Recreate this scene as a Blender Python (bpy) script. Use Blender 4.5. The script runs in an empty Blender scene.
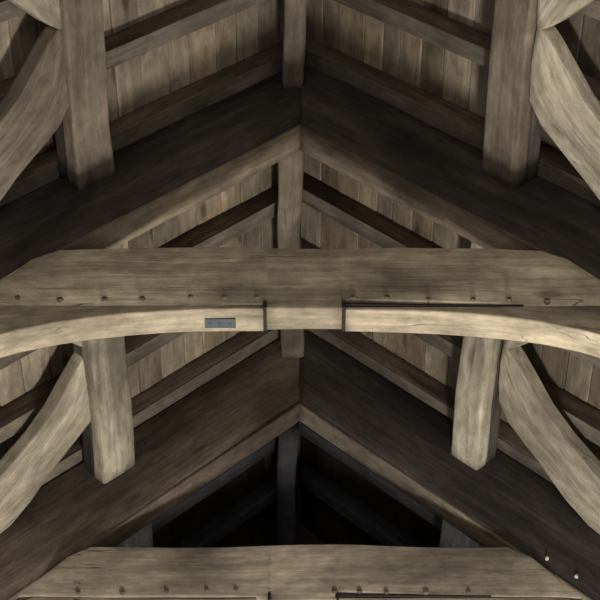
import bpy, bmesh, math, random
from mathutils import Vector, noise

# ------------------------------------------------------------------ camera, world, lights
scn = bpy.context.scene
COL = scn.collection
EYE = 1.6                                   # heights below are given above the eye
cam_d = bpy.data.cameras.new('camera'); cam = bpy.data.objects.new('camera', cam_d); COL.objects.link(cam)
cam_d.sensor_width = 36; cam_d.lens = 90; cam_d.clip_start = 0.05; cam_d.clip_end = 100
cam.location = (0, 0, EYE); cam.rotation_euler = (math.radians(90 + 53.9), 0, 0)
scn.camera = cam

w = bpy.data.worlds.new('world'); scn.world = w; w.use_nodes = True
w.node_tree.nodes['Background'].inputs[0].default_value = (0.62, 0.75, 1.0, 1)
w.node_tree.nodes['Background'].inputs[1].default_value = 1.0

WX = 3.9                                     # inner face of the side walls
def window_light(name, x, y, z, sx, sz, power, col):
    l = bpy.data.lights.new(name, 'AREA'); l.shape = 'RECTANGLE'; l.size = sz; l.size_y = sx
    l.energy = power; l.color = col
    o = bpy.data.objects.new(name, l); COL.objects.link(o); o.location = (x, y, z)
    o.rotation_euler = (0, math.radians(-90 if x > 0 else 90) * -1, 0)
    return o
WIN = [(1, 1.6), (1, 5.9), (-1, 1.6), (-1, 5.9)]
POW = {(1, 1.6): 120, (1, 5.9): 60, (-1, 1.6): 100, (-1, 5.9): 90}
for sd, wy in WIN:
    window_light('window_or_fill_light', sd * (WX - 0.02), wy, 2.1, 1.5, 2.0, POW[(sd, wy)],
                 (1.0, 0.98, 0.92) if sd > 0 else (0.93, 0.97, 1.0))
front_fill = window_light('window_or_fill_light', WX, 0, 0, 2.0, 2.0, 135, (0.95, 0.98, 1.0))  # fill light added at the front wall, which has no window
front_fill.location = (0, -2.58, 2.6); front_fill.rotation_euler = (math.radians(90), 0, 0)
# unseen upward light added low in the hall, no lamp built
ul = bpy.data.lights.new('added_upward_light', 'AREA'); ul.shape = 'RECTANGLE'; ul.size = 0.5; ul.size_y = 0.7
ul.energy = 700; ul.color = (1.0, 0.97, 0.90)
uo = bpy.data.objects.new('added_upward_light', ul); COL.objects.link(uo); uo.location = (1.1, 5.9, 0.9); uo.rotation_euler = (math.pi, 0, 0)
scn.view_settings.view_transform = 'Standard'; scn.view_settings.look = 'None'
scn.view_settings.gamma = 1; scn.view_settings.use_curve_mapping = False
scn.view_settings.exposure = -0.08

# ------------------------------------------------------------------ materials
def nodes_of(name):
    m = bpy.data.materials.new(name); m.use_nodes = True
    nt = m.node_tree; nt.nodes.clear()
    out = nt.nodes.new('ShaderNodeOutputMaterial'); b = nt.nodes.new('ShaderNodeBsdfPrincipled')
    nt.links.new(b.outputs[0], out.inputs[0])
    return m, nt, b

def wood(name, light, mid, dark, rough=0.75, crack=0.5, bump=0.35, boards=False, knots=0.5, grain=1.0):
    m, nt, b = nodes_of(name); N = nt.nodes.new; L = nt.links.new
    at = N('ShaderNodeAttribute'); at.attribute_name = 'grain_pos'
    def mapped(sc):
        v = N('ShaderNodeVectorMath'); v.operation = 'MULTIPLY'; v.inputs[1].default_value = sc
        L(at.outputs['Vector'], v.inputs[0]); return v.outputs[0]
    def nz(sc, detail=6, rgh=0.6, dist=0.0):
        n = N('ShaderNodeTexNoise'); n.inputs['Scale'].default_value = 1; n.inputs['Detail'].default_value = detail
        n.inputs['Roughness'].default_value = rgh; n.inputs['Distortion'].default_value = dist
        L(mapped(sc), n.inputs['Vector']); return n.outputs['Fac']
    def rng(f, a, c, lo=0., hi=1.):
        r = N('ShaderNodeMapRange'); r.inputs[1].default_value = a; r.inputs[2].default_value = c
        r.inputs[3].default_value = lo; r.inputs[4].default_value = hi; L(f, r.inputs[0]); return r.outputs[0]
    def mth(op, a, c):
        n = N('ShaderNodeMath'); n.operation = op
        for i, q in enumerate((a, c)):
            if isinstance(q, (int, float)): n.inputs[i].default_value = q
            else: L(q, n.inputs[i])
        return n.outputs[0]
    def mix(f, a, c, mode='MIX'):
        n = N('ShaderNodeMix'); n.data_type = 'RGBA'; n.blend_type = mode
        L(f, n.inputs[0]) if not isinstance(f, float) else setattr(n.inputs[0], 'default_value', f)
        for i, q in ((6, a), (7, c)):
            if isinstance(q, tuple): n.inputs[i].default_value = (*q, 1)
            else: L(q, n.inputs[i])
        return n.outputs[2]
    tone = rng(nz((0.9, 1.6, 1.6), 3, 0.5), 0.32, 0.68, 0.5, 1.4)
    fine = nz((1.3, 42, 42), 5, 0.65, 0.3)
    streak = nz((0.8, 11, 11), 4, 0.6, 0.6)
    blotch = nz((2.2, 5.5, 5.5), 5, 0.6, 0.5)
    c = mix(rng(blotch, 0.36, 0.64), mid, light)
    c = mix(rng(streak, 0.45, 0.70, 0, 0.6 * grain), c, dark)
    c = mix(rng(fine, 0.45, 0.75, 0, 0.5 * grain), c, dark)
    mo = rng(nz((7, 13, 13), 5, 0.7), 0.3, 0.7, 0.68, 1.28)
    tone = mth('MULTIPLY', tone, mo)
    tn = N('ShaderNodeCombineColor'); [L(tone, tn.inputs[i]) for i in range(3)]
    c = mix(1.0, c, tn.outputs[0], 'MULTIPLY')
    # drying checks that follow the grain
    ck = nz((0.4, 10, 10), 2, 0.5, 0.25)
    line = rng(mth('ABSOLUTE', mth('SUBTRACT', ck, 0.56), 0), 0.0, 0.006, 1, 0)
    gate = rng(nz((1.1, 2.0, 2.0), 2), 0.5, 0.58)
    line = mth('MULTIPLY', mth('MULTIPLY', line, gate), crack)
    c = mix(line, c, (0.018, 0.014, 0.011))
    # knots
    vo = N('ShaderNodeTexVoronoi'); vo.inputs['Randomness'].default_value = 1; vo.inputs['Scale'].default_value = 1
    L(mapped((1.5, 4.2, 4.2)), vo.inputs['Vector'])
    kn = mth('MULTIPLY', rng(vo.outputs['Distance'], 0.07, 0.17, 1, 0), knots)
    c = mix(kn, c, tuple(q * 0.45 for q in dark))
    if boards:
        bt = N('ShaderNodeAttribute'); bt.attribute_name = 'board_tone'
        c = mix(1.0, c, bt.outputs['Color'], 'MULTIPLY')
    L(c, b.inputs['Base Color'])
    b.inputs['Roughness'].default_value = rough; b.inputs['Specular IOR Level'].default_value = 0.25
    h = mth('SUBTRACT', mth('ADD', mth('MULTIPLY', fine, 0.35), mth('MULTIPLY', streak, 0.5)), mth('MULTIPLY', line, 0.9))
    bp = N('ShaderNodeBump'); bp.inputs['Strength'].default_value = bump; bp.inputs['Distance'].default_value = 0.02
    L(h, bp.inputs['Height']); L(bp.outputs[0], b.inputs['Normal'])
    return m

def plain(name, c1, c2, scale, rough=0.9):
    m, nt, b = nodes_of(name)
    tc = nt.nodes.new('ShaderNodeTexCoord'); n = nt.nodes.new('ShaderNodeTexNoise'); n.inputs['Scale'].default_value = scale
    n.inputs['Detail'].default_value = 6
    nt.links.new(tc.outputs['Object'], n.inputs['Vector'])
    x = nt.nodes.new('ShaderNodeMix'); x.data_type = 'RGBA'; x.inputs[6].default_value = (*c1, 1); x.inputs[7].default_value = (*c2, 1)
    nt.links.new(n.outputs['Fac'], x.inputs[0]); nt.links.new(x.outputs[2], b.inputs['Base Color'])
    b.inputs['Roughness'].default_value = rough
    bp = nt.nodes.new('ShaderNodeBump'); bp.inputs['Strength'].default_value = 0.3; bp.inputs['Distance'].default_value = 0.02
    nt.links.new(n.outputs['Fac'], bp.inputs['Height']); nt.links.new(bp.outputs[0], b.inputs['Normal'])
    return m

M = {
 'oak_pale':  wood('pale_oak', (0.47, 0.395, 0.285), (0.37, 0.30, 0.21), (0.20, 0.155, 0.11), crack=0.8),
 'oak_grey':  wood('grey_oak', (0.42, 0.365, 0.275), (0.29, 0.245, 0.18), (0.14, 0.112, 0.085), crack=0.5),
 'oak_brown': wood('brown_oak', (0.21, 0.165, 0.12), (0.14, 0.11, 0.082), (0.07, 0.056, 0.044)),
 'oak_dark':  wood('dark_oak', (0.08, 0.065, 0.055), (0.05, 0.042, 0.037), (0.028, 0.025, 0.024), crack=0.3),
 'oak_umber':  wood('umber_oak', (0.17, 0.125, 0.09), (0.115, 0.085, 0.064), (0.055, 0.043, 0.036), crack=0.3),
 'oak_soffit': wood('mid_oak', (0.24, 0.19, 0.135), (0.165, 0.13, 0.095), (0.09, 0.07, 0.053), crack=0.3),
 'oak_worn':  wood('worn_oak', (0.34, 0.28, 0.205), (0.24, 0.195, 0.142), (0.125, 0.098, 0.075), crack=0.8),
 'far_bay_shade':      wood('shaded_far_oak', (0.07, 0.064, 0.066), (0.048, 0.045, 0.049), (0.03, 0.028, 0.031), crack=0.1),  # shade of the far bay put into the wood colour
 'rafter':    wood('rafter_softwood', (0.165, 0.136, 0.103), (0.115, 0.095, 0.074), (0.065, 0.054, 0.043), crack=0.25),
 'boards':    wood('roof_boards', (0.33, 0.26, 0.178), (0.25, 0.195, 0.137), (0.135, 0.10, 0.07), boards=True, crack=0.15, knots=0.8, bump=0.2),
 'peg':       wood('oak_peg', (0.16, 0.12, 0.08), (0.11, 0.085, 0.06), (0.06, 0.045, 0.035), crack=0),
 'peg_pale':  wood('pale_peg', (0.55, 0.5, 0.42), (0.42, 0.38, 0.32), (0.3, 0.26, 0.2), crack=0),
 'hole_shade':      plain('hollow_shade', (0.012, 0.01, 0.008), (0.02, 0.016, 0.012), 20),
 'iron':      plain('weathered_iron', (0.03, 0.036, 0.042), (0.085, 0.095, 0.10), 25, 0.6),
 'plaster':   plain('lime_plaster', (0.34, 0.32, 0.28), (0.27, 0.25, 0.22), 3),
 'floor':     plain('stone_flags', (0.20, 0.18, 0.15), (0.14, 0.125, 0.105), 2),
 'frame':     plain('window_oak', (0.12, 0.09, 0.06), (0.18, 0.13, 0.09), 9),
}
gm, gnt, gb = nodes_of('window_glass'); gb.inputs['Base Color'].default_value = (0.8, 0.9, 0.95, 1)
gb.inputs['Transmission Weight'].default_value = 1; gb.inputs['Roughness'].default_value = 0.1; M['glass'] = gm

# ------------------------------------------------------------------ helpers
rnd = random.Random(4)
YA, BAY = 5.145, 2.45
YB, YC = YA + BAY, YA + 2 * BAY
SL = 1.045                                    # rise per metre of the roof slope
def skew(y): return -0.002 * (y - YA)         # the roof runs very slightly off square

def link(name, me, mat, parent=None):
    o = bpy.data.objects.new(name, me); COL.objects.link(o)
    if mat: me.materials.append(mat)
    if parent:
        o.parent = parent; o.matrix_parent_inverse = parent.matrix_world.inverted()
    return o

def tag(o, label, cat, group=None):
    o['label'] = label; o['category'] = cat
    if group: o['group'] = group
    return o

def sweep(name, st, mat, rad=0.02, wob=0.006, seed=None, parent=None, skewed=True, fixed=False, batter=0.0, zmid=0.0):
    """st: stations (centre, half vector e1, half vector e2); hewn timber with worn edges."""
    seed = rnd.random() * 50 if seed is None else seed
    # densify
    P = []
    for a, b in zip(st[:-1], st[1:]):
        L = (Vector(b[0]) - Vector(a[0])).length; n = max(1, int(L / 0.07))
        for i in range(n):
            t = i / n
            P.append(tuple(Vector(a[k]).lerp(Vector(b[k]), t) for k in range(3)))
    P.append(tuple(Vector(v) for v in st[-1]))
    bm = bmesh.new(); gl = bm.verts.layers.float_vector.new('grain_pos')
    rings = []; s = 0; prev = None
    for c, e1, e2 in P:
        if prev is not None: s += (c - prev).length
        prev = c
        h1, h2 = e1.length, e2.length; u1, u2 = e1.normalized(), e2.normalized()
        ring = []
        for (q1, q2, a0) in ((1, 1, 0), (-1, 1, 90), (-1, -1, 180), (1, -1, 270)):
            wane = rad * (1 + 0.7 * noise.noise(Vector((s * 1.3 + seed, q1 * 3.1, q2 * 5.7))))
            r = max(0.003, min(wane, h1 * 0.7, h2 * 0.7))
            # side vertices between corners
            for k in range(4):
                an = math.radians(a0 + 30 * k)
                x = q1 * (h1 - r) + r * math.cos(an); y = q2 * (h2 - r) + r * math.sin(an)
                ring.append((x, y))
            nx = {0: (-1, 1), 90: (-1, -1), 180: (1, -1), 270: (1, 1)}[a0]
            x0, y0 = ring[-1]
            if a0 in (0, 180): x1, y1 = nx[0] * (h1 - r), y0
            else: x1, y1 = x0, nx[1] * (h2 - r)
            for t in (0.25, 0.5, 0.75): ring.append((x0 + (x1 - x0) * t, y0 + (y1 - y0) * t))
        vs = []
        w1 = wob * 1.6 * noise.noise(Vector((s * 0.9 + seed, 1.7, 0))); w2 = wob * 1.6 * noise.noise(Vector((s * 0.9, 8.1, seed)))
        for x, y in ring:
            ox, oy = (c.dot(u1), c.dot(u2)) if fixed else (0, 0)
            d1 = w1 + wob * noise.noise(Vector((s * 2.2 + seed, (x + ox) * 4, (y + oy) * 4 + 9)))
            d2 = w2 + wob * noise.noise(Vector((s * 2.2, (x + ox) * 4 + seed, (y + oy) * 4)))
            p = c + u1 * (x + d1) + u2 * (y + d2)
            if batter and y < 0: p.y -= batter * max(-0.2, min(1, (p.z - zmid) / 0.5)) ** 1.0
            if skewed: p.x += skew(p.y)
            p.z += EYE
            v = bm.verts.new(p); 
            ox, oy = (c.dot(u1), c.dot(u2)) if fixed else (0, 0)
            v[gl] = Vector((s + seed, x + ox + seed, y + oy - seed)); vs.append(v)
        rings.append(vs)
    n = len(rings[0])
    for a, b in zip(rings[:-1], rings[1:]):
        for i in range(n):
            bm.faces.new((a[i], a[(i + 1) % n], b[(i + 1) % n], b[i]))
    bm.faces.new(rings[0]); bm.faces.new(rings[-1])
    bmesh.ops.recalc_face_normals(bm, faces=bm.faces)
    # origin at the middle of the timber
    mid = sum((v.co for v in bm.verts), Vector()) / len(bm.verts)
    for v in bm.verts: v.co -= mid
    for f in bm.faces: f.smooth = len(f.verts) == 4
    me = bpy.data.meshes.new(name); bm.to_mesh(me); bm.free()
    o = link(name, me, mat); o.location = mid
    if parent:
        o.parent = parent; o.location = mid - parent.location
    return o

def peg(parent, x, h, y, r=0.016, L=0.03, mat='peg', name='peg'):
    """turned oak peg standing proud of the near face of a timber"""
    bm = bmesh.new(); gl = bm.verts.layers.float_vector.new('grain_pos')
    rings = []
    for k, (dy, rr) in enumerate(((0.05, r), (-L * 0.7, r), (-L, r * 0.75))):
        vs = []
        for i in range(9):
            a = i * math.tau / 9 + 0.3
            q = rr * (1 + 0.12 * math.sin(3 * a + x * 9))
            v = bm.verts.new((q * math.cos(a), dy, q * math.sin(a))); v[gl] = Vector((dy * 3 + x, q * math.cos(a), q * math.sin(a))); vs.append(v)
        rings.append(vs)
    for a, b in zip(rings[:-1], rings[1:]):
        for i in range(9): bm.faces.new((a[i], a[(i + 1) % 9], b[(i + 1) % 9], b[i]))
    bm.faces.new(rings[0]); bm.faces.new(rings[-1]); bmesh.ops.recalc_face_normals(bm, faces=bm.faces)
    me = bpy.data.meshes.new(name); bm.to_mesh(me); bm.free()
    o = link(name, me, M[mat]); o.parent = parent
    o.location = Vector((x + skew(y), y, h + EYE)) - parent.location
    return o

def box(name, x0, x1, y0, y1, z0, z1, mat, parent=None, bev=0.0):
    bm = bmesh.new(); bmesh.ops.create_cube(bm, size=1)
    for v in bm.verts: v.co = Vector((x0 if v.co.x < 0 else x1, y0 if v.co.y < 0 else y1, z0 if v.co.z < 0 else z1))
    if bev: bmesh.ops.bevel(bm, geom=bm.edges[:], offset=bev, segments=2, affect='EDGES', profile=0.7)
    mid = Vector(((x0 + x1) / 2, (y0 + y1) / 2, z0))
    for v in bm.verts: v.co -= mid
    me = bpy.data.meshes.new(name); bm.to_mesh(me); bm.free()
    o = link(name, me, mat); o.location = mid
    if parent: o.parent = parent; o.location = mid - parent.location
    return o

def prism(name, poly, axis, a0, a1, mat):
    """polygon extruded along an axis ('x' or 'y')"""
    bm = bmesh.new()
    def P(p, a): return Vector((a, p[0], p[1])) if axis == 'x' else Vector((p[0], a, p[1]))
    A = [bm.verts.new(P(p, a0)) for p in poly]; B = [bm.verts.new(P(p, a1)) for p in poly]
    bm.faces.new(A); bm.faces.new(B); n = len(poly)
    for i in range(n): bm.faces.new((A[i], A[(i + 1) % n], B[(i + 1) % n], B[i]))
    bmesh.ops.recalc_face_normals(bm, faces=bm.faces)
    me = bpy.data.meshes.new(name); bm.to_mesh(me); bm.free()
    return link(name, me, mat)

# ------------------------------------------------------------------ the room
Y0, Y1 = -2.6, YC + 0.15                      # end walls
BT = 10.34                                    # underside of the boards at the ridge
EZ = BT - SL * WX                             # boards at the wall
fl = box('floor', -WX - 0.4, WX + 0.4, Y0 - 0.4, Y1 + 0.4, -0.2, 0, M['floor']); fl['kind'] = 'structure'
def side_wall(name, sd):
    t = 0.4; zt = EZ + EYE + 0.0
    bm = bmesh.new(); gaps = sorted(y for s, y in WIN if s == sd)
    cells = []; y = Y0
    for g in gaps:
        cells.append((y, g - 0.75, 0, zt)); cells.append((g - 0.75, g + 0.75, 0, 1.1)); cells.append((g - 0.75, g + 0.75, 3.1, zt)); y = g + 0.75
    cells.append((y, Y1, 0, zt))
    for (a, b, z0, z1) in cells:
        r = bmesh.ops.create_cube(bm, size=1)
        for v in r['verts']:
            v.co = Vector((sd * (WX if v.co.x < 0 else WX + t), a if v.co.y < 0 else b, z0 if v.co.z < 0 else z1 - (SL * t if v.co.x > 0 and z1 == zt else 0)))
    bmesh.ops.recalc_face_normals(bm, faces=bm.faces)
    me = bpy.data.meshes.new(name); bm.to_mesh(me); bm.free()
    o = link(name, me, M['plaster']); o['kind'] = 'structure'
side_wall('wall_left', -1); side_wall('wall_right', 1)
pw = box('wall_light_blocker', -WX, WX, YB + 0.22, YB + 0.42, 0, EYE + 5.85, M['plaster']); pw['kind'] = 'structure'  # unseen partition added to keep light out of the far bay
for nm, a, b in (('wall_front', Y0 - 0.3, Y0), ('wall_back', Y1, Y1 + 0.3)):
    z = EZ + EYE
    g = prism(nm, [(-WX, 0), (WX, 0), (WX, z), (0, BT + EYE), (-WX, z)], 'y', a, b, M['plaster'] if nm == 'wall_front' else M['oak_dark'])
    g['kind'] = 'structure'
for i, (sd, wy) in enumerate(WIN):
    xo = sd * (WX + 0.2); xa, xb = sorted((xo, xo + sd * 0.06))
    root = box('window_%d' % (i + 1), min(xa, xb) + 0.02, max(xa, xb) - 0.02, wy - 0.70, wy + 0.70, 1.15, 3.05, M['glass'])
    root['kind'] = 'structure'
    for n, (a, b, c, d) in enumerate(((wy - .75, wy - .69, 1.1, 3.1), (wy + .69, wy + .75, 1.1, 3.1), (wy - .69, wy + .69, 1.1, 1.16), (wy - .69, wy + .69, 3.04, 3.1), (wy - .025, wy + .025, 1.16, 3.04))):
        box('window_frame' if n < 4 else 'mullion', xa, xb, a, b, c, d, M['frame'], parent=root)

# roof boarding: long planks running the length of the roof, with open joints
def boarding():
    bm = bmesh.new(); gl = bm.verts.layers.float_vector.new('grain_pos'); cl = bm.loops.layers.float_color.new('board_tone')
    r = random.Random(11); n = math.sqrt(1 + SL * SL)
    for sd in (-1, 1):
        s = 0.0; end = (WX + 0.42) * n
        while s < end:
            wd = r.uniform(0.155, 0.255); e = min(s + wd, end)
            y = Y0 - 0.3
            while y < Y1 + 0.3:
                ye = min(Y1 + 0.3, Y1 + 0.3)
                if y < YB + 0.08 < ye: ye = YB + 0.08
                elif Y1 + 0.3 - ye < 1: ye = Y1 + 0.3
                tone = r.uniform(0.6, 1.15) * (1.08 if sd < 0 else 0.76) * (0.16 if y > YB - 0.1 else 1); hue = r.uniform(-0.05, 0.04); lift = r.uniform(0, 0.008)  # far bay's shade and the better lit left slope painted into the tone
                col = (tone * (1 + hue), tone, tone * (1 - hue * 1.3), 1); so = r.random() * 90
                pr = []
                g = 0.003
                for (ss, hh) in ((s + g, lift + 0.006), (s + g + 0.006, lift), (e - g - 0.006, lift), (e - g, lift + 0.006), (e - g, 0.03), (s + g, 0.03)):
                    x = sd * ss / n; z = BT - SL * abs(x)
                    pr.append((x + sd * hh * SL / n, z + hh / n, ss, hh))
                V = []
                for yy in (y + 0.001, ye - 0.001):
                    row = []
                    for (x, z, ss, hh) in pr:
                        v = bm.verts.new((x + skew(yy), yy, z + EYE)); v[gl] = Vector((yy + so, ss + so, hh)); row.append(v)
                    V.append(row)
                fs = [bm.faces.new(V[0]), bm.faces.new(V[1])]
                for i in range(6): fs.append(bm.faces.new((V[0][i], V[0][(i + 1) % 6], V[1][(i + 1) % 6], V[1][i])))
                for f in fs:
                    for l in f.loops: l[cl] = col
                y = ye
            s = e
        # dark roofing felt behind the joints
        vs = []
        for (ss, hh) in ((0, 0.034), (end, 0.034), (end, 0.06), (0, 0.06)):
            x = sd * ss / n
            vs.append((x + sd * hh * SL / n, BT - SL * abs(x) + hh / n))
        A = [bm.verts.new((x + skew(Y0), Y0 - .3, z + EYE)) for x, z in vs]; B = [bm.verts.new((x + skew(Y1), Y1 + .3, z + EYE)) for x, z in vs]
        fs = [bm.faces.new(A), bm.faces.new(B)] + [bm.faces.new((A[i], A[(i + 1) % 4], B[(i + 1) % 4], B[i])) for i in range(4)]
        for f in fs:
            for l in f.loops: l[cl] = (0.15, 0.15, 0.15, 1)
    r = bmesh.ops.create_cube(bm, size=1)
    for v in r['verts']: v.co = Vector((v.co.x * 0.24, Y0 - 0.3 if v.co.y < 0 else Y1 + 0.3, BT + EYE + (0.0 if v.co.z < 0 else 0.1)))
    for f in {f for v in r['verts'] for f in v.link_faces}:
        for l in f.loops: l[cl] = (0.3, 0.3, 0.3, 1)
    bmesh.ops.recalc_face_normals(bm, faces=bm.faces)
    me = bpy.data.meshes.new('ceiling'); bm.to_mesh(me); bm.free()
    o = link('ceiling', me, M['boards']); o['kind'] = 'structure'
boarding()

# ------------------------------------------------------------------ trusses
SIDE = {-1: 'left', 1: 'right'}
def principal(Y, sd, low, top, t, label, mat='oak_dark', smat='oak_soffit', pegs=()):  # dark body and paler underside put shade and light into the colours
    st = []
    for k, x in enumerate([0.0, 0.25, 0.6, 1.0, 1.5, 2.0, 2.6, 3.2, WX + 0.02]):
        wv = 0.012 * math.sin(x * 3.1 + Y + sd)
        a, b = low - SL * x + wv, top - SL * x
        st.append(((sd * x, Y + t / 2, (a + b) / 2), (0, 0, (b - a) / 2), (0, t / 2, 0)))
    o = sweep('principal_rafter', st, M[mat], rad=0.022, wob=0.008)
    ss = []
    for x in (0.0, 0.5, 1.0, 1.6, 2.4, WX):
        a = low - SL * x - 0.012; ss.append(((sd * x, Y + t / 2, a), (0, 0, 0.016), (0, t / 2 + 0.002, 0)))
    sweep('lit_underside', ss, M[smat], rad=0.006, wob=0.003, parent=o)['label'] = 'underside strip painted paler as if lit'
    for x, h in pegs: peg(o, sd * x, h, Y - 0.0, 0.012, 0.02, 'peg_pale')
    return tag(o, label, 'roof timber', 'principal rafters')

def collar(Y, top, bot, t, label, pegs, mat='oak_pale', lowp=9.12):
    xs = [-2.0, -1.8, -1.6, -1.45, -1.3, -0.9, -0.5, -0.214, -0.2135, -0.1945, -0.194, 0.0, 0.2445, 0.245, 0.2645, 0.265, 0.6, 1.0, 1.3, 1.45, 1.6, 1.8, 2.0]
    st = []
    for x in xs:
        tp = top - 0.055 - 0.012 * x * x * 0.6 + 0.008 * math.sin(x * 4 + Y)
        tp = min(tp, lowp - SL * abs(x) - 0.022); tp = max(tp, bot + 0.01)
        b = bot - 0.032 if -0.1943 < x < 0.2448 else bot
        if -0.2138 < x < -0.1943 or 0.2448 < x < 0.2648: b = bot + 0.045      # open joint at the brace tip
        elif x > 0.26: b = bot + 0.034 * max(0, 1 - (x - 0.26) / 1.1)
        st.append(((x, Y + 0.02 + t / 2, (tp + b) / 2), (0, 0, (tp - b) / 2), (0, t / 2, 0)))
    o = sweep('collar_beam', st, M[mat], rad=0.012, wob=0.007, fixed=True, batter=0.085, zmid=7.03)
    for x, h in pegs: peg(o, x, h, Y + 0.02, 0.017 + 0.003 * math.sin(x * 31), 0.024)
    # dark strips painted as joint shade, at brace tips and over the right-hand brace
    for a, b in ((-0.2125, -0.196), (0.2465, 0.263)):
        box('joint', a, b, Y + 0.012, Y + 0.188, EYE + 7.0, EYE + 7.06, M['hole_shade'], parent=o)['label'] = 'dark strip as joint shade'
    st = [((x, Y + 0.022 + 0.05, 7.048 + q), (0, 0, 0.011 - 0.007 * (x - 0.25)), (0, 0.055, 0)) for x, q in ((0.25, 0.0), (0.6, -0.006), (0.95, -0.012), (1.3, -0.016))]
    sweep('joint', st, M['hole_shade'], rad=0.002, wob=0.002, parent=o)['label'] = 'dark strip as joint shade'
    return tag(o, label, 'roof timber', 'collar beams')

def brace_low(x):                             # underside of the arched brace
    x = abs(x); return 7.0 - 0.028 * x ** 2 - 0.020 * x ** 4 if x < 2.2 else 7.0 - 0.028 * 4.84 - 0.020 * 23.43 - (x - 2.2) * 0.85
def arch_brace(Y, sd, x0, gap, t, label, mat='oak_pale', dz=0.0):
    st = []
    for x in [x0, x0 + 0.15, 0.6, 0.8, 1.0, 1.2, 1.4, 1.6, 1.8, 2.0, 2.2, 2.4, 2.6]:
        topz = min(7.035 - gap * max(0.15, 1 - abs(x) / 1.6), (9.12 if Y < 6 else 9.05) - SL * x - 0.03)
        a = brace_low(x); 
        if topz - a < 0.022: a = topz - 0.022
        st.append(((sd * x, Y + 0.025 + t / 2, (a + topz) / 2 + dz), (0, 0, (topz - a) / 2), (0, t / 2, 0)))
    o = sweep('arch_brace', st, M[mat], rad=0.010, wob=0.004)
    return tag(o, label, 'roof timber', 'arch braces under the collars')

principal(YA, -1, 9.12, 10.07, 0.19, 'dark principal rafter rising left of the peak above the nearest collar beam')
principal(YA, 1, 9.12, 10.07, 0.19, 'dark principal rafter rising right of the peak above the nearest collar beam')
principal(YB, -1, 9.05, 10.07, 0.17, 'brown principal rafter on the left of the farther truss, seen below the nearest collar', 'oak_umber', 'oak_umber')
principal(YB, 1, 9.05, 10.07, 0.17, 'brown principal rafter with two pale pegs on the right of the farther truss', 'oak_dark', 'oak_brown', pegs=((1.72, 7.36), (1.90, 7.19)))
pa = [(-1.65, 7.09), (-1.40, 7.07), (-1.14, 7.075), (-0.92, 7.08), (-0.64, 7.095), (-0.44, 7.09), (-0.25, 7.09), (0.31, 7.09), (0.51, 7.09), (0.75, 7.07), (1.01, 7.07), (1.22, 7.07), (1.44, 7.06)]
ca = collar(YA, 7.57, 7.035, 0.165, 'big pale cambered collar beam crossing the whole middle of the photo, with a row of pegs', pa)
peg(ca, 0.035, 7.015, YA + 0.03, 0.008, 0.006, 'hole_shade', 'nail_hole')
pb = [(-1.5, 7.06), (-1.2, 7.06), (-0.9, 7.07), (-0.63, 7.08), (-0.43, 7.085), (0.24, 7.07), (0.41, 7.07), (0.59, 7.06), (0.86, 7.06), (1.15, 7.06)]
collar(YB, 7.50, 7.03, 0.165, 'farther collar beam along the bottom edge of the photo', pb, 'oak_worn', 9.05)
bl = arch_brace(YA, -1, 0.214, 0.008, 0.165, 'pale curved arch brace under the left half of the nearest collar, with an iron plate')
arch_brace(YA, 1, 0.266, 0.006, 0.165, 'pale curved arch brace under the right half of the nearest collar, below an open joint')
arch_brace(YB, -1, 0.29, 0.004, 0.165, 'arch brace under the left half of the farther collar at the bottom edge')
arch_brace(YB, 1, 0.16, 0.010, 0.165, 'arch brace under the right half of the farther collar at the bottom edge')
# iron plate let into the underside of the left brace
pz = EYE + brace_low(0.46)
pl = box('iron_plate', -0.555, -0.375, YA + 0.085, YA + 0.15, pz - 0.012, pz + 0.01, M['iron'], parent=bl, bev=0.003)
for dx in (-0.06, 0.0, 0.06):
    box('bolt_head', -0.465 + dx - 0.008, -0.465 + dx + 0.008, YA + 0.11, YA + 0.126, pz - 0.018, pz - 0.011, M['iron'], parent=None, bev=0.002)
for o in [o for o in COL.objects if o.name.startswith('bolt_head')]:
    wl = o.location.copy(); o.parent = pl; o.location = wl - pl.location - bl.location

# ------------------------------------------------------------------ ridge, purlins
def ridge(y0, y1, x0, x1, w, low, label, mat='oak_brown'):
    st = [((x0 - skew(y0), y0, (low + 10.16) / 2), (w / 2, 0, 0), (0, 0, (10.16 - low) / 2)),
          ((x1 - skew(y1), y1, (low + 10.16) / 2), (w / 2, 0, 0), (0, 0, (10.16 - low) / 2))]
    return tag(sweep('ridge_beam', st, M[mat], rad=0.025, wob=0.016), label, 'roof timber', 'ridge beams')
ridge(Y0, YA + 0.01, -0.04, -0.035, 0.155, 9.65, 'brown ridge beam at the top centre, in front of the nearest peak')
ridge(YA + 0.18, YB + 0.01, -0.075, -0.075, 0.18, 9.62, 'short brown ridge beam in the middle, between the nearest peak and the collar')
ridge(YB + 0.16, Y1, -0.10, -0.12, 0.17, 9.62, 'ridge beam in the dark bay behind the farther truss', 'far_bay_shade')

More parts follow.
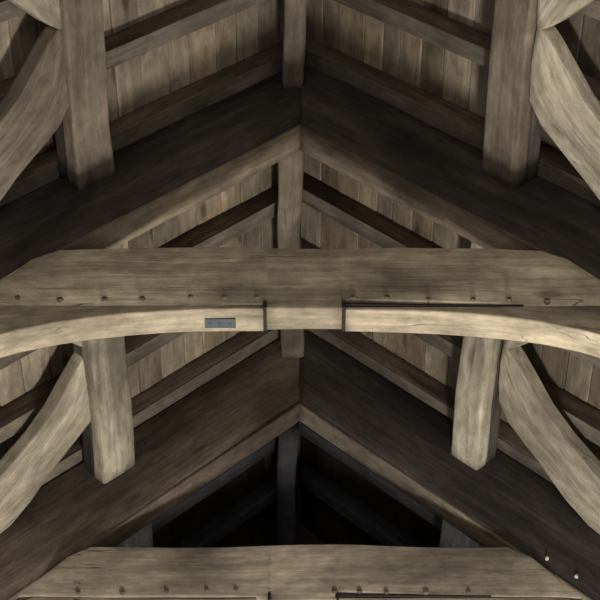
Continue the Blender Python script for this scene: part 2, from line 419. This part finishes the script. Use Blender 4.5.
nr = math.sqrt(1 + SL * SL)
def purlin(sd, y0, y1, H0, H1, xi0, xi1, w0, w1, label, mat='oak_grey'):
    """plank-like purlin lying in the slope on a darker backing timber; H = apex intercept of its lower face"""
    T = 0.13; T2 = 0.105; st = []; sb = []
    d = Vector((sd * 1, 0, -SL)) / nr; nv = Vector((sd * SL, 0, 1)) / nr
    for t in (0, 0.25, 0.5, 0.75, 1):
        y = y0 + (y1 - y0) * t; H = H0 + (H1 - H0) * t; xi = xi0 + (xi1 - xi0) * t + 0.008 * math.sin(t * 9 + y0 * 3)
        w = w0 + (w1 - w0) * t; p = Vector((sd * xi, y, H - SL * xi)); c = p + d * w / 2 + nv * T / 2
        st.append((c, d * w / 2, nv * T / 2))
        sb.append((p + d * w / 2 + nv * (T + T2 / 2 + 0.001), d * (w / 2 - 0.006), nv * T2 / 2))
    o = sweep('purlin', st, M[mat], rad=0.022, wob=0.010)
    sweep('backing_timber', sb, M['oak_dark'], rad=0.008, wob=0.004, parent=o)
    return tag(o, label, 'roof timber', 'purlins')
purlin(-1, Y0, YA + 0.002, 9.73, 9.73, 1.205, 1.20, 0.31, 0.30, 'thick brown purlin at the upper left, its end butting the nearest truss', 'oak_brown')
purlin(1, Y0, YA + 0.002, 9.73, 9.73, 1.16, 1.185, 0.29, 0.29, 'thick brown purlin at the upper right, its end butting the nearest truss', 'oak_brown')
purlin(-1, YA + 0.19, YB + 0.002, 9.67, 9.62, 1.19, 1.23, 0.31, 0.30, 'pale purlin at lower left, hanging between the nearest collar and the farther truss')
purlin(1, YA + 0.19, YB + 0.002, 9.67, 9.62, 1.155, 1.13, 0.27, 0.265, 'pale purlin at lower right, hanging between the nearest collar and the farther truss')
purlin(-1, YB + 0.17, Y1, 9.62, 9.62, 1.15, 1.14, 0.28, 0.28, 'dim purlin on the left behind the farther truss', 'far_bay_shade')
purlin(1, YB + 0.17, Y1, 9.62, 9.62, 1.12, 1.06, 0.28, 0.28, 'dim purlin on the right behind the farther truss', 'far_bay_shade')

# ------------------------------------------------------------------ wind braces
def wind_brace(sd, yc, dr, label, mat='oak_grey', H=9.79, mx=0.0, flip=1):
    """quarter arch in the slope, from mid purlin (x 1.44, y yc) to the principal rafter"""
    inner = [(1.43, -0.03), (1.51, 0.06), (1.60, 0.19), (1.70, 0.34), (1.84, 0.48), (2.02, 0.61), (2.25, 0.76), (2.50, 0.90), (2.74, 1.02), (2.82, 1.12)]
    outer = [(1.42, 0.14), (1.42, 0.34), (1.43, 0.50), (1.50, 0.63), (1.62, 0.74), (1.76, 0.86), (1.90, 1.00), (2.04, 1.10), (2.16, 1.13), (2.4, 1.13)]
    nv = Vector((sd * SL, 0, 1)) / nr; T = 0.12; st = []
    for a, b in zip(inner, outer):
        P = [Vector((sd * (q[0] + mx), yc + dr * q[1], H - SL * (q[0] + mx))) for q in (a, b)]
        c = (P[0] + P[1]) / 2 + nv * T / 2
        st.append((c, (P[1] - P[0]) / 2, nv * T / 2))
    return tag(sweep('wind_brace', st, M[mat], rad=0.012, wob=0.007), label, 'roof timber', 'curved wind braces')
YM1, YM0 = 6.46, 4.015
wind_brace(-1, YM1, 1, 'pale curved wind brace at lower left, from the purlin out to the left edge')
wind_brace(1, YM1, 1, 'pale curved wind brace at lower right, from the purlin out to the right edge')
wind_brace(-1, YM1, -1, 'wind brace whose tip shows just under the nearest collar beside the left purlin')
wind_brace(1, YM1, -1, 'wind brace whose tip shows just under the nearest collar beside the right purlin')
wind_brace(-1, YM0, 1, 'brown curved wind brace at upper left, sweeping from the purlin to the left edge', 'oak_brown')
wind_brace(1, YM0, 1, 'greyish curved wind brace at upper right, sweeping from the purlin to the right edge')
wind_brace(-1, YM0, -1, 'wind brace whose pointed tip shows in the top left corner')
wind_brace(1, YM0, -1, 'wind brace whose pointed tip shows in the top right corner')

# ------------------------------------------------------------------ common rafters
ordn = {-2: 'frontmost, cut by the top edge of the photo', -1: 'crossing the top of the photo',
        0: 'resting just in front of the nearest truss', 1: 'first behind the nearest truss, mostly hidden by it',
        2: 'seen inside the nearest peak, above the collar', 3: 'third behind the nearest truss, seen under the collar',
        4: 'resting just in front of the farther truss', 5: 'first behind the farther truss', 6: 'second behind the farther truss', 7: 'third behind the farther truss'}
for i in range(-2, 8):
    for sd in (-1, 1):
        y = 5.035 + i * BAY / 4 + rnd.uniform(-0.01, 0.01); t = 0.125; low = 10.09 + rnd.uniform(-0.01, 0.01); top = BT - 0.004
        st = []
        for k, x in enumerate((0.004, 0.8, 1.6, 2.4, WX + 0.02)):
            yy = y + rnd.uniform(-0.006, 0.006)
            st.append(((sd * x, yy + t / 2, (low + top) / 2 - SL * x), (0, 0, (top - low) / 2), (0, t / 2, 0)))
        o = sweep('common_rafter', st, M['oak_umber' if i < 5 else 'far_bay_shade'], rad=0.008, wob=0.003)
        if i < 5:  # pale strip paints the lit underside against a shaded, darker body
            sb = [((c[0], c[1], c[2] - (top - low) / 2 - 0.006), (0, 0, 0.008), (0, t / 2 + 0.001, 0)) for c, _, _ in st]
            sweep('lit_underside', sb, M['rafter'], rad=0.004, wob=0.002, parent=o)['label'] = 'paler strip along the underside'
        tag(o, '%s common rafter under the boards, %s' % (SIDE[sd], ordn[i]), 'rafter', 'common rafters')
